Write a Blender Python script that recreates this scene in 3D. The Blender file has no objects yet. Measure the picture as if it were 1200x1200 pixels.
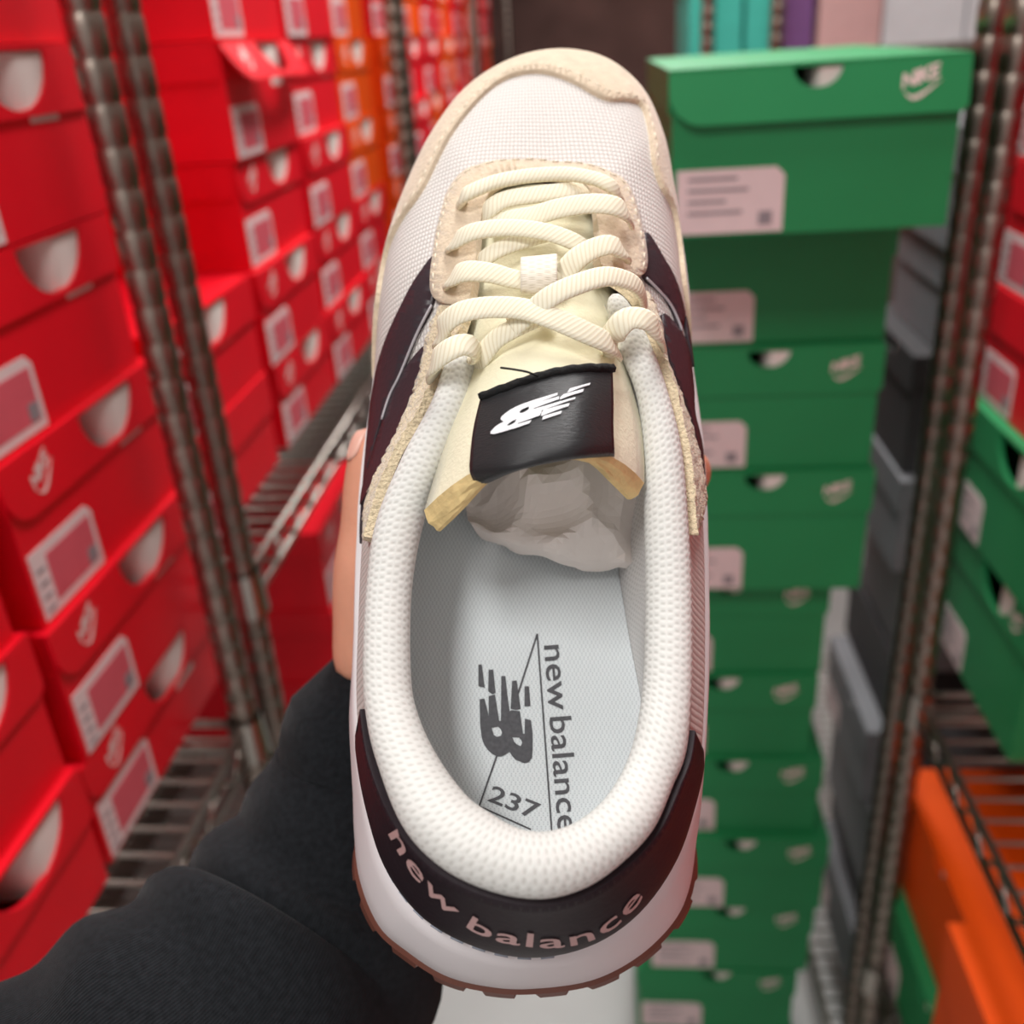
import bpy, bmesh, math, random
from mathutils import Vector, Matrix, noise
from mathutils.bvhtree import BVHTree
from mathutils.geometry import delaunay_2d_cdt, intersect_point_line
random.seed(7)
PI = math.pi
SC = bpy.context.scene
COL = SC.collection

# ------------------------------------------------------------------ camera
F = 1130.0                                   # focal length in pixels of the 1200 frame
CAM_POS = Vector((0, 0, 1.45))
_z = Vector((-158, 2300, 1130)).normalized()  # world up seen in camera axes (x right, y up, z back)
_y = Vector((100, 563, -1130))
_y = (_y - _z * _y.dot(_z)).normalized()
_x = _y.cross(_z)
R_CAM = Matrix((_x, _y, _z))
M_CAM = Matrix.Translation(CAM_POS) @ R_CAM.to_4x4()
cd = bpy.data.cameras.new('camera')
cam = bpy.data.objects.new('camera', cd); COL.objects.link(cam)
cam.matrix_world = M_CAM
cd.sensor_width = 36; cd.lens = 36 * F / 1200; cd.clip_start = .01
cd.dof.use_dof = True; cd.dof.focus_distance = .240; cd.dof.aperture_fstop = cd.lens / 3.5
SC.camera = cam

# ------------------------------------------------------------------ world, lamps, exposure
SC.view_settings.view_transform = 'Standard'; SC.view_settings.look = 'None'
SC.view_settings.gamma = 1; SC.view_settings.use_curve_mapping = False
SC.view_settings.exposure = 0.12
w = bpy.data.worlds.new('world'); SC.world = w; w.use_nodes = True
w.node_tree.nodes['Background'].inputs[0].default_value = (1, .97, .95, 1)
w.node_tree.nodes['Background'].inputs[1].default_value = .57
LAMPS = [(-.36, -.52, 2.55, .55, .30, 14.5), (.14, .95, 2.55, 1.2, .30, 19), (.05, 2.3, 2.55, 1.2, .30, 26)]
for (lx, ly, lz, ln, wd, en) in LAMPS:
    ld = bpy.data.lights.new('ceiling_tube_light', 'AREA'); ld.shape = 'RECTANGLE'
    ld.size = wd; ld.size_y = ln; ld.energy = en; ld.color = (1, .985, .965)
    lo = bpy.data.objects.new('ceiling_tube_light', ld); COL.objects.link(lo)
    lo.location = (lx, ly, lz - .03)

# ------------------------------------------------------------------ materials
def lin(c):
    return tuple((x / 12.92 if x <= .04045 else ((x + .055) / 1.055) ** 2.4) for x in (v / 255 for v in c)) + (1,)
MATS = {}
def mat(name, rgb, rough=.6, metal=0, spec=.4, sheen=0, var=0, vscale=40, bump=0, bscale=200, kind='noise', coat=0, trans=0, stretch=None, coord='Object'):
    if name in MATS: return MATS[name]
    m = bpy.data.materials.new(name); m.use_nodes = True
    nt = m.node_tree; b = nt.nodes['Principled BSDF']
    c = lin(rgb)
    b.inputs['Base Color'].default_value = c
    b.inputs['Roughness'].default_value = rough
    b.inputs['Metallic'].default_value = metal
    b.inputs['Specular IOR Level'].default_value = spec
    b.inputs['Sheen Weight'].default_value = sheen
    b.inputs['Coat Weight'].default_value = coat
    tc = nt.nodes.new('ShaderNodeTexCoord'); src = tc.outputs[coord]
    if stretch:
        mp = nt.nodes.new('ShaderNodeMapping'); mp.inputs['Scale'].default_value = stretch
        nt.links.new(src, mp.inputs['Vector']); src = mp.outputs[0]
    if var:
        n = nt.nodes.new('ShaderNodeTexNoise'); n.inputs['Scale'].default_value = vscale; n.inputs['Detail'].default_value = 5
        nt.links.new(src, n.inputs['Vector'])
        r = nt.nodes.new('ShaderNodeValToRGB')
        r.color_ramp.elements[0].position = .3; r.color_ramp.elements[1].position = .7
        r.color_ramp.elements[0].color = tuple(x * (1 - var) for x in c[:3]) + (1,)
        r.color_ramp.elements[1].color = tuple(min(1, x * (1 + var)) for x in c[:3]) + (1,)
        nt.links.new(n.outputs['Fac'], r.inputs['Fac']); nt.links.new(r.outputs[0], b.inputs['Base Color'])
    if bump:
        if kind == 'noise':
            t = nt.nodes.new('ShaderNodeTexNoise'); t.inputs['Detail'].default_value = 4; t.inputs['Scale'].default_value = bscale; o = t.outputs['Fac']
        elif kind == 'voronoi':
            t = nt.nodes.new('ShaderNodeTexVoronoi'); t.inputs['Scale'].default_value = bscale; o = t.outputs['Distance']
        nt.links.new(src, t.inputs['Vector'])
        bp = nt.nodes.new('ShaderNodeBump'); bp.inputs['Strength'].default_value = bump; bp.inputs['Distance'].default_value = .001
        nt.links.new(o, bp.inputs['Height']); nt.links.new(bp.outputs[0], b.inputs['Normal'])
    MATS[name] = m
    return m

def weave(name, rgb, dark, fu, fv, bump=.5, thr=.35, rough=.8, coord='UV', mode='mul', dist=.0006):
    """fabric with a regular grid of pores / ribs: sin(u*fu), sin(v*fv)"""
    m = bpy.data.materials.new(name); m.use_nodes = True; nt = m.node_tree; b = nt.nodes['Principled BSDF']
    b.inputs['Roughness'].default_value = rough; b.inputs['Specular IOR Level'].default_value = .25
    tc = nt.nodes.new('ShaderNodeTexCoord'); sp = nt.nodes.new('ShaderNodeSeparateXYZ'); nt.links.new(tc.outputs[coord], sp.inputs[0])
    def M(op, a, bb=None):
        n = nt.nodes.new('ShaderNodeMath'); n.operation = op
        for i, x in enumerate((a, bb)):
            if x is None: continue
            if isinstance(x, (int, float)): n.inputs[i].default_value = x
            else: nt.links.new(x, n.inputs[i])
        return n.outputs[0]
    su = M('SINE', M('MULTIPLY', sp.outputs[0], fu))
    if mode == 'knit':      # rows shifted every other row
        row = M('FLOOR', M('MULTIPLY', sp.outputs[1], fv / (2 * PI)))
        su = M('SINE', M('ADD', M('MULTIPLY', sp.outputs[0], fu), M('MULTIPLY', row, PI)))
    if mode == 'twill':
        su = M('SINE', M('ADD', M('MULTIPLY', sp.outputs[0], fu), M('MULTIPLY', sp.outputs[1], fv)))
        h = M('ADD', M('MULTIPLY', su, .5), .5)
    else:
        sv = M('SINE', M('MULTIPLY', sp.outputs[1], fv))
        if mode == 'grid':
            h = M('MULTIPLY', M('ABSOLUTE', su), M('ABSOLUTE', sv))
        else:
            h = M('ADD', M('MULTIPLY', M('MULTIPLY', su, sv), .5), .5)
    r = nt.nodes.new('ShaderNodeValToRGB')
    r.color_ramp.elements[0].position = max(0, thr - .25); r.color_ramp.elements[1].position = thr + .2
    r.color_ramp.elements[0].color = lin(dark); r.color_ramp.elements[1].color = lin(rgb)
    nt.links.new(h, r.inputs['Fac']); nt.links.new(r.outputs[0], b.inputs['Base Color'])
    bp = nt.nodes.new('ShaderNodeBump'); bp.inputs['Strength'].default_value = bump; bp.inputs['Distance'].default_value = dist
    nt.links.new(h, bp.inputs['Height']); nt.links.new(bp.outputs[0], b.inputs['Normal'])
    MATS[name] = m
    return m

M_RED = mat('red_card', (238, 6, 34), .45, spec=.4, var=.06, vscale=9)
M_GREEN = mat('green_card', (38, 142, 84), .5, spec=.35, var=.06, vscale=9)
M_ORANGE = mat('orange_card', (255, 88, 6), .5, spec=.3, var=.05, vscale=9)
M_GREY = mat('grey_card', (128, 129, 133), .6, var=.1, vscale=12)
M_BLACK = mat('black_card', (58, 56, 58), .6, var=.1, vscale=12)
M_WHITE = mat('white_card', (232, 232, 236), .6, var=.03)
M_PINK = mat('pink_card', (226, 180, 178), .6, var=.04)
M_TEAL = mat('teal_card', (70, 190, 172), .55, var=.05)
M_PURPLE = mat('purple_card', (128, 84, 140), .55, var=.05)
M_LABEL = mat('label_paper', (236, 214, 214), .5, var=.03, vscale=60)
M_LABELRED = mat('label_tint', (222, 96, 110), .5, var=.05, vscale=60)
M_PRINT = mat('label_print', (150, 140, 145), .6, var=.1, vscale=80)
M_TISSUE = mat('tissue_white', (240, 230, 224), .8, var=.04, vscale=30, bump=.3, bscale=40)
M_EMBLEM = mat('emblem_white', (245, 220, 216), .5, var=.03)
M_CHROME = mat('chrome_wire', (176, 170, 162), .30, metal=1, var=.08, vscale=30)
M_POST = mat('chrome_post', (150, 138, 128), .36, metal=1, var=.08, vscale=30)
M_SLEEVE = mat('post_cap', (30, 30, 32), .5, var=.1)

# ------------------------------------------------------------------ helpers
def link(name, me, m, parent=None):
    o = bpy.data.objects.new(name, me)
    if m and not me.materials: me.materials.append(m)
    COL.objects.link(o)
    if parent: o.parent = parent
    return o
def mesh(name, verts, faces, m, parent=None, smooth=False, uvs=None):
    me = bpy.data.meshes.new(name); me.from_pydata([tuple(v) for v in verts], [], faces)
    if uvs:
        ul = me.uv_layers.new(name='UVMap')
        for lp in me.loops: ul.data[lp.index].uv = uvs[lp.vertex_index]
    if smooth: me.polygons.foreach_set('use_smooth', [True] * len(me.polygons))
    me.update()
    return link(name, me, m, parent)
def bm_obj(name, bm, m, parent=None, smooth=False):
    me = bpy.data.meshes.new(name); bmesh.ops.recalc_face_normals(bm, faces=bm.faces); bm.to_mesh(me); bm.free()
    if smooth: me.polygons.foreach_set('use_smooth', [True] * len(me.polygons))
    return link(name, me, m, parent)
def empty(name, loc=(0, 0, 0), rz=0):
    o = bpy.data.objects.new(name, None); COL.objects.link(o); o.location = loc; o.rotation_euler = (0, 0, rz)
    o.empty_display_size = .05
    return o
def tag(o, label, cat, group=None):
    o['label'] = label; o['category'] = cat
    if group: o['group'] = group
    return o
def add_box(bm, x0, x1, y0, y1, z0, z1):
    v = [bm.verts.new((x, y, z)) for x in (x0, x1) for y in (y0, y1) for z in (z0, z1)]
    for f in ((0, 1, 3, 2), (4, 6, 7, 5), (0, 4, 5, 1), (2, 3, 7, 6), (0, 2, 6, 4), (1, 5, 7, 3)): bm.faces.new([v[i] for i in f])
def add_rod(bm, a, b, r, n=6):
    a = Vector(a); b = Vector(b); d = (b - a).normalized()
    u = d.orthogonal().normalized(); w_ = d.cross(u)
    ra = [bm.verts.new(a + (u * math.cos(2 * PI * i / n) + w_ * math.sin(2 * PI * i / n)) * r) for i in range(n)]
    rb = [bm.verts.new(b + (u * math.cos(2 * PI * i / n) + w_ * math.sin(2 * PI * i / n)) * r) for i in range(n)]
    for i in range(n): bm.faces.new((ra[i], ra[(i + 1) % n], rb[(i + 1) % n], rb[i]))
    bm.faces.new(ra[::-1]); bm.faces.new(rb)
def add_prism(bm, pts, y0, y1):
    """polygon in x,z extruded along y"""
    a = [bm.verts.new((x, y0, z)) for x, z in pts]; b = [bm.verts.new((x, y1, z)) for x, z in pts]
    bm.faces.new(a); bm.faces.new(b[::-1]); n = len(pts)
    for i in range(n): bm.faces.new((a[i], b[i], b[(i + 1) % n], a[(i + 1) % n]))
def tri_prism_xz(bm, pts, y0, y1):
    """thin extruded polygon, concave-safe"""
    add_prism(bm, pts, y0, y1)
def text_geo(s, size=1.0, shear=0, space=1.0, bold=0, ext=0):
    c = bpy.data.curves.new('txt', 'FONT'); c.body = s; c.size = size; c.shear = shear; c.space_character = space; c.offset = bold; c.space_word = .45; c.resolution_u = 3
    o = bpy.data.objects.new('txt', c); COL.objects.link(o)
    dg = bpy.context.evaluated_depsgraph_get(); me = o.evaluated_get(dg).to_mesh()
    vs = [Vector(v.co[:2]) for v in me.vertices]; fs = [tuple(p.vertices) for p in me.polygons]
    o.evaluated_get(dg).to_mesh_clear()
    bpy.data.objects.remove(o); bpy.data.curves.remove(c)
    return vs, fs
def cr(p0, p1, p2, p3, t):
    return .5 * ((2 * p1) + (p2 - p0) * t + (2 * p0 - 5 * p1 + 4 * p2 - p3) * t * t + (3 * p1 - p0 - 3 * p2 + p3) * t ** 3)
def spline(pts, n, closed=False):
    """n samples per span of a Catmull-Rom curve"""
    pts = [Vector(p) for p in pts]; out = []; N = len(pts)
    for i in range(N if closed else N - 1):
        g = (lambda k: pts[k % N]) if closed else (lambda k: pts[min(max(k, 0), N - 1)])
        for j in range(n): out.append(cr(g(i - 1), g(i), g(i + 1), g(i + 2), j / n))
    if not closed: out.append(pts[-1])
    return out
def inside(p, poly):
    c = False; j = len(poly) - 1
    for i in range(len(poly)):
        a, b = poly[i], poly[j]
        if (a[1] > p[1]) != (b[1] > p[1]) and p[0] < (b[0] - a[0]) * (p[1] - a[1]) / (b[1] - a[1]) + a[0]: c = not c
        j = i
    return c
def cdt(poly, step, holes=()):
    """triangulate a 2D polygon with interior points about `step` apart"""
    vs = [Vector(p) for p in poly]; n = len(vs); edges = [(i, (i + 1) % n) for i in range(n)]
    for h in holes:
        k = len(vs); vs += [Vector(p) for p in h]; edges += [(k + i, k + (i + 1) % len(h)) for i in range(len(h))]
    sx, sy = (step if isinstance(step, (tuple, list)) else (step, step))
    xs = [p[0] for p in poly]; ys = [p[1] for p in poly]
    x = min(xs) + sx * .5
    while x < max(xs):
        y = min(ys) + sy * .5
        while y < max(ys):
            if inside((x, y), poly) and not any(inside((x, y), h) for h in holes): vs.append(Vector((x, y)))
            y += sy
        x += sx
    r = delaunay_2d_cdt(vs, edges, [], 0, 1e-7)
    ov, ofc = r[0], r[2]
    fs = []
    for f in ofc:
        c = sum((ov[i] for i in f), Vector((0, 0))) / len(f)
        if inside(c, poly) and not any(inside(c, h) for h in holes): fs.append(list(f))
    return ov, fs

# ------------------------------------------------------------------ the setting
m_floor = mat('floor_vinyl', (196, 196, 194), .35, var=.06, vscale=6)
m_wall = mat('painted_wall', (120, 104, 98), .8, var=.1, vscale=3)
m_back = mat('dark_back_wall', (110, 80, 74), .8, var=.5, vscale=3.2)
m_ceil = mat('ceiling_paint', (215, 212, 206), .9, var=.03)
def struct(name, b, m):
    bm = bmesh.new(); add_box(bm, *b); o = bm_obj(name, bm, m); o['kind'] = 'structure'; return o
struct('floor', (-1, 1.1, -1.2, 4.6, -.05, 0), m_floor)
struct('ceiling', (-1, 1.1, -1.2, 4.6, 2.62, 2.67), m_ceil)
struct('wall_left', (-1, -.95, -1.2, 4.6, 0, 2.62), m_wall)
struct('wall_right', (1.05, 1.1, -1.2, 4.6, 0, 2.62), m_wall)
struct('wall_back', (-.95, 1.05, 4.5, 4.6, 0, 2.62), m_back)

# ------------------------------------------------------------------ wire racks
POST = {}
def post_mesh(h, r=.0118):
    key = round(h, 3)
    if key in POST: return POST[key]
    prof = [(r * .9, 0)]; z = .01
    while z < h - .02:
        prof += [(r, z), (r, z + .0195), (r * .93, z + .0208), (r * .93, z + .0242)]; z += .0254
    prof += [(r, h - .012), (r * .8, h - .002), (0.0005, h)]
    N = 18; vs = []; fs = []
    for (q, z) in prof:
        for i in range(N): vs.append((q * math.cos(2 * PI * i / N), q * math.sin(2 * PI * i / N), z))
    for k in range(len(prof) - 1):
        for i in range(N): fs.append((k * N + i, k * N + (i + 1) % N, (k + 1) * N + (i + 1) % N, (k + 1) * N + i))
    me = bpy.data.meshes.new('post'); me.from_pydata(vs, [], fs); me.materials.append(M_POST)
    me.polygons.foreach_set('use_smooth', [True] * len(me.polygons)); POST[key] = me
    return me
def collar_mesh():
    if 'collar' in POST: return POST['collar']
    vs = []; fs = []; n = 14
    for zz, rr in ((-.032, .0165), (.008, .0145)): vs += [(rr * math.cos(2 * PI * i / n), rr * math.sin(2 * PI * i / n), zz) for i in range(n)]
    fs = [(i, (i + 1) % n, n + (i + 1) % n, n + i) for i in range(n)]
    me = bpy.data.meshes.new('shelf_collar'); me.from_pydata(vs, [], fs); me.materials.append(M_CHROME); POST['collar'] = me
    return me
def rack(label, xf, y0, y1, sgn, shelves, h=2.15, depth=.40):
    """xf: x of the front posts, sgn: -1 the shelf goes to -x, +1 to +x"""
    root = empty('wire_rack', (xf, y0, 0)); tag(root, label, 'shelving', 'chrome wire racks')
    L = y1 - y0
    for (dx, dy) in ((0, 0), (0, L), (sgn * depth, 0), (sgn * depth, L)):
        p = link('post', post_mesh(h), M_CHROME, root); p.location = (dx, dy, 0)
    for z in shelves:
        bm = bmesh.new()
        for dx in (0, sgn * depth):
            add_rod(bm, (dx, .012, z), (dx, L - .012, z), .0036, 8)
            add_rod(bm, (dx, .012, z - .027), (dx, L - .012, z - .027), .0036, 8)
            n = int(L / .03); pr = None
            for i in range(n + 1):
                y = .014 + (L - .028) * i / n; q = (dx, y, z - (.003 if i % 2 else .024))
                if pr: add_rod(bm, pr, q, .0024, 5)
                pr = q
        for dy in (0, L):
            add_rod(bm, (sgn * .012, dy, z), (sgn * (depth - .012), dy, z), .0036, 8)
            add_rod(bm, (sgn * .012, dy, z - .027), (sgn * (depth - .012), dy, z - .027), .0036, 8)
        fr = bm_obj('shelf', bm, M_CHROME, root, True)
        bm = bmesh.new(); n = int(L / .025)
        for i in range(1, n):
            add_rod(bm, (0, L * i / n, z + .004), (sgn * depth, L * i / n, z + .004), .0021, 5)
        for k in range(1, 4): add_rod(bm, (sgn * depth * k / 4, .004, z - .001), (sgn * depth * k / 4, L - .004, z - .001), .0026, 5)
        wi = bm_obj('wires', bm, M_CHROME, fr, True); wi['kind'] = 'stuff'
        for (dx, dy) in ((0, 0), (0, L), (sgn * depth, 0), (sgn * depth, L)):
            cl = link('shelf_collar', collar_mesh(), M_CHROME, fr); cl.location = (dx, dy, z)
    return root
rack('chrome wire rack on the left nearest the camera, holding red shoeboxes', -.308, -.62, .631, -1, (.30, .944, 1.72), depth=.38)
rack('chrome wire rack on the left just beyond the doubled posts', -.308, .688, 1.61, -1, (.60, 1.052, 1.72), depth=.38)
rack('chrome wire rack far down the left side with orange and red boxes', -.308, 1.66, 2.68, -1, (.60, 1.135, 1.80), depth=.38)
rack('chrome wire rack at the far end of the left side', -.308, 2.72, 3.7, -1, (.60, 1.135, 1.80), depth=.38)
rack('chrome wire rack on the right with orange and green boxes', .31, -.4, .822, 1, (.425, .828, 1.72), depth=.40)
rack('chrome wire rack on the right beyond the dark posts', .31, .880, 1.9, 1, (.12, 1.9), depth=.40)

# ------------------------------------------------------------------ shoeboxes
CACHE = {}
def swoosh(cx, cz, s):
    p = [(-.50, .20), (-.42, .02), (-.30, -.10), (-.12, -.10), (.10, -.02), (.55, .20), (.05, .05), (-.18, 0.0), (-.32, .01), (-.42, .10)]
    return [(cx + x * s, cz + z * s) for x, z in p]
def box_meshes(color, w_, h, d, flap, hole_dx, emb, lab, tilt, hr):
    key = (color.name, w_, h, d, flap, hole_dx, emb, lab, tilt, hr)
    if key in CACHE: return CACHE[key]
    out = {}
    # body: five panels, the front one cut by the finger hole
    hp = []
    if hr:
        hp = [(hole_dx + hr * math.cos(a), h - .003 - hr * .84 * math.sin(a)) for a in [PI * i / 12 for i in range(13)]]   # right to left along the bottom
    bm = bmesh.new()
    add_prism(bm, [(-w_ / 2, 0), (w_ / 2, 0), (w_ / 2, h - .003)] + hp + [(-w_ / 2, h - .003)], 0, .002)
    add_box(bm, -w_ / 2, -w_ / 2 + .002, .002, d, 0, h - .003); add_box(bm, w_ / 2 - .002, w_ / 2, .002, d, 0, h - .003)
    add_box(bm, -w_ / 2 + .002, w_ / 2 - .002, d - .002, d, 0, h - .003); add_box(bm, -w_ / 2 + .002, w_ / 2 - .002, .002, d - .002, 0, .002)
    out['body'] = (bm, color, False)
    # lid: top plate, side flaps and a front flap with one rounded corner
    bm = bmesh.new(); e = .0025
    add_box(bm, -w_ / 2 - e, w_ / 2 + e, -.0025, d + e, h - .003, h)
    add_box(bm, -w_ / 2 - e, -w_ / 2 - .0006, .004, d, h - flap * .8, h - .003); add_box(bm, w_ / 2 + .0006, w_ / 2 + e, .004, d, h - flap * .8, h - .003)
    out['lid'] = (bm, color, False)
    bm = bmesh.new(); sgn = -1
    rc = flap * .62
    x0 = -w_ / 2 - e; x1 = w_ / 2 + e; zb = h - flap
    pts = [(x0, h - .003)] + [(x0 + rc - rc * math.cos(a), zb + rc - rc * math.sin(a)) for a in [PI / 2 * i / 7 for i in range(8)]]
    pts += [(x1 - .004, zb), (x1, zb + .004), (x1, h - .003)] + hp
    add_prism(bm, pts, -.0026, -.0008)
    if tilt:
        for v in bm.verts:
            v.co = Matrix.Rotation(-tilt, 4, 'X') @ (v.co - Vector((0, 0, h - .003))) + Vector((0, 0, h - .003))
    out['lid_flap'] = (bm, color, False)
    tw = Matrix.Translation((0, 0, h - .003)) @ Matrix.Rotation(-tilt, 4, 'X') @ Matrix.Translation((0, 0, -(h - .003)))
    if hr:      # white wrapping paper bulging behind the hole
        bm = bmesh.new(); g = []
        for i in range(9):
            row = []
            for j in range(7):
                x = hole_dx - hr * .22 + (hr * 1.3) * i / 8; z = h - .004 - (hr * 1.0) * j / 6
                y = -.0004 + (.030, .006, .0015, 0, 0, 0, 0, 0, 0)[i]
                row.append(bm.verts.new((x, y, z)))
            g.append(row)
        for i in range(8):
            for j in range(6): bm.faces.new((g[i][j], g[i + 1][j], g[i + 1][j + 1], g[i][j + 1]))
        out['wrapping_paper'] = (bm, M_TISSUE, True)
    if emb:
        bm = bmesh.new(); ex = (-w_ / 2 + .040) if emb == 'L' else (w_ / 2 - .030); ez = zb + flap * .50; s = .026
        add_prism(bm, swoosh(ex, ez - .006, s), -.0030, -.0027)
        vs, fs = text_geo('NIKE', .0125, .3, .9, .0004); o_ = len(bm.verts); vv = [bm.verts.new((ex - .014 + v.x, -.0030, ez + .001 + v.y)) for v in vs]
        for f in fs: bm.faces.new([vv[i] for i in f])
        for v in bm.verts:
            q = v.co - Vector((ex, 0, ez)); q = Matrix.Rotation(-.5 if emb == 'L' else -.25, 4, 'Y') @ q; v.co = tw @ (q + Vector((ex, 0, ez)))
        out['emblem'] = (bm, M_EMBLEM, False)
    if lab:
        lw, lh = .078, .046
        lx = -w_ / 2 + .004
        bm = bmesh.new(); add_prism(bm, [(lx, .002), (lx + lw, .002), (lx + lw, .002 + lh - .006), (lx + lw - .006, .002 + lh), (lx, .002 + lh)], -.0006, 0)
        out['size_label'] = (bm, M_LABEL, False)
        bm = bmesh.new()
        if lab == 'red':
            add_box(bm, lx + .017, lx + lw - .005, -.0009, -.0006, .002 + .006, .002 + lh - .007)
            out['label_panel'] = (bm, M_LABELRED, False)
            bm = bmesh.new(); add_box(bm, lx + lw - .017, lx + lw - .006, -.0012, -.0009, .009, .020)
            for k in range(4): add_box(bm, lx + .004, lx + .013, -.0009, -.0006, .006 + k * .009, .0085 + k * .009)
        else:
            for k, ll in enumerate((.045, .055, .035, .05)): add_box(bm, lx + .008, lx + .008 + ll * .8, -.0009, -.0006, .040 - k * .008, .0425 - k * .008)
            add_box(bm, lx + lw - .018, lx + lw - .008, -.0009, -.0006, .007, .017)
        out['label_print'] = (bm, M_PRINT, False)
    res = {}
    for k, (bm, m, sm) in out.items():
        me = bpy.data.meshes.new(k); bmesh.ops.recalc_face_normals(bm, faces=bm.faces); bm.to_mesh(me); bm.free(); me.materials.append(m)
        if sm: me.polygons.foreach_set('use_smooth', [True] * len(me.polygons))
        res[k] = me
    CACHE[key] = res
    return res
def shoebox(label, group, color, loc, rz, w_=.215, h=.108, d=.33, flap=.042, hole_dx=.026, emb='L', lab='red', tilt=0, hr=.040, cat='shoebox'):
    root = empty('shoebox', loc, rz); tag(root, label, cat, group)
    ms = box_meshes(color, w_, h, d, flap, hole_dx, emb, lab, tilt, hr)
    sub = {'emblem': 'lid_flap', 'label_panel': 'size_label', 'label_print': 'size_label', 'lid_flap': 'lid'}
    made = {}
    for k in ('body', 'lid', 'lid_flap', 'size_label', 'wrapping_paper', 'emblem', 'label_panel', 'label_print'):
        if k not in ms: continue
        p = root
        if k in ('label_panel', 'label_print'): p = made['size_label']
        if k == 'lid_flap': p = made['lid']
        if k == 'emblem': p = made['lid']
        made[k] = link(k, ms[k], None, p)
        if k == 'label_print': made[k]['kind'] = 'stuff'
    return root
def left(label, group, color, y0, z0, w_=.215, h=.106, x=-.35, **k):
    return shoebox(label, group, color, (x, y0 + w_ / 2, z0), PI / 2, w_=w_, h=h, **k)
def right(label, group, color, y0, z0, w_=.215, h=.106, x=.36, **k):
    k.setdefault('emb', 'R'); k.setdefault('lab', 'green')
    return shoebox(label, group, color, (x, y0 + w_ / 2, z0), -PI / 2, w_=w_, h=h, **k)
def front(label, group, color, xc, y, z0, **k):
    k.setdefault('emb', 'R'); k.setdefault('lab', 'green')
    return shoebox(label, group, color, (xc, y, z0), 0, **k)
ORD = ['topmost', 'second from the top', 'third from the top', 'fourth from the top', 'fifth from the top', 'sixth from the top', 'seventh from the top', 'eighth from the top', 'ninth from the top', 'tenth from the top', 'lowest']
G = 'red shoeboxes on the left racks'
# stack just left of the doubled chrome posts
rows = [(1.466, .106, .478, -.354), (1.3585, .1065, .472, -.349), (1.247, .1105, .466, -.352), (1.1385, .1075, .481, -.350), (1.0375, .100, .476, -.347), (.9505, .086, .470, -.350)]
for i, (z, h, y0, x) in enumerate(rows):
    left('red shoebox, %s in the stack left of the doubled chrome posts' % ORD[i], G, M_RED, y0, z, h=h, x=x, flap=.040 if h > .09 else .034)
rows = [(1.150, .104, .240, -.352), (1.0475, .1015, .243, -.350), (.9505, .096, .243, -.346)]
for i, (z, h, y0, x) in enumerate(rows):
    left('red shoebox at the left edge of the photo, %s of the three nearest the camera' % ('topmost', 'middle', 'lowest')[i], G, M_RED, y0, z, h=h, x=x, hole_dx=.046)
# short stack in the gap right behind the posts
left('red shoebox with white paper in its hole, upper one right behind the doubled posts', G, M_RED, .716, 1.1585, h=.098, hole_dx=.0)
left('red shoebox half hidden by the doubled posts, resting on the wire shelf', G, M_RED, .716, 1.0585, h=.099, hr=0, emb=None)
zr = [(1.0585, .094), (1.1535, .1005), (1.255, .104), (1.360, .105), (1.466, .105)]
for i, (z, h) in enumerate(reversed(zr)):
    left('red shoebox, %s in first stack right of the doubled posts%s' % (ORD[i], ', lid popped' if i == 1 else ''), G, M_RED, .957 + (.006, 0, .004, -.004, .008)[i], z, h=h, tilt=.55 if i == 1 else 0, x=-.35 + (0, .004, -.003, .002, 0)[i])
for i, (z, h) in enumerate(reversed(zr)):
    left('red shoebox, %s in the second stack right of the doubled posts' % ORD[i], G, M_RED, 1.186 + (.0, .004, -.003, .003, .002)[i], z, h=h, x=-.35 + (.003, -.003, .003, 0, .002)[i])
for i, (z, h) in enumerate(reversed(zr)):
    c = M_ORANGE if i in (0, 1, 2) else M_RED
    left('%s shoebox, %s in the stack left of the far chrome post' % ('orange' if c is M_ORANGE else 'red', ORD[i]), 'boxes left of the far post', c, 1.412, z, w_=.19, h=h)
# lower shelf below, seen past the thumb
for i, z in enumerate((.8265, .717, .6075)):
    left('red shoebox, %s on the low shelf beside the thumb' % ('topmost', 'middle', 'lowest')[i], 'red boxes on the low left shelf', M_RED, 1.0, z, h=.108, x=-.345)
# far down the left side
for c in range(8):
    for r in range(4):
        y = 1.69 + c * .222 + (.055 if c > 3 else 0); z = (1.1425, 1.2505, 1.3585, 1.4665)[r]
        k = (c * 5 + r * 3) % 7
        co = M_ORANGE if k in (0, 3, 6) else M_RED
        left('%s shoebox beyond the far left post, %s row, %s stack away' % ('orange' if co is M_ORANGE else 'red', ('lowest', 'third', 'second', 'top')[r], ('first', 'second', 'third', 'fourth', 'fifth', 'sixth', 'seventh', 'eighth')[c]), 'far %s boxes down the left racks' % ('orange' if co is M_ORANGE else 'red'), co, y, z, h=.1065, x=-.35 + .004 * ((c + r) % 3 - 1))

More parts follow.
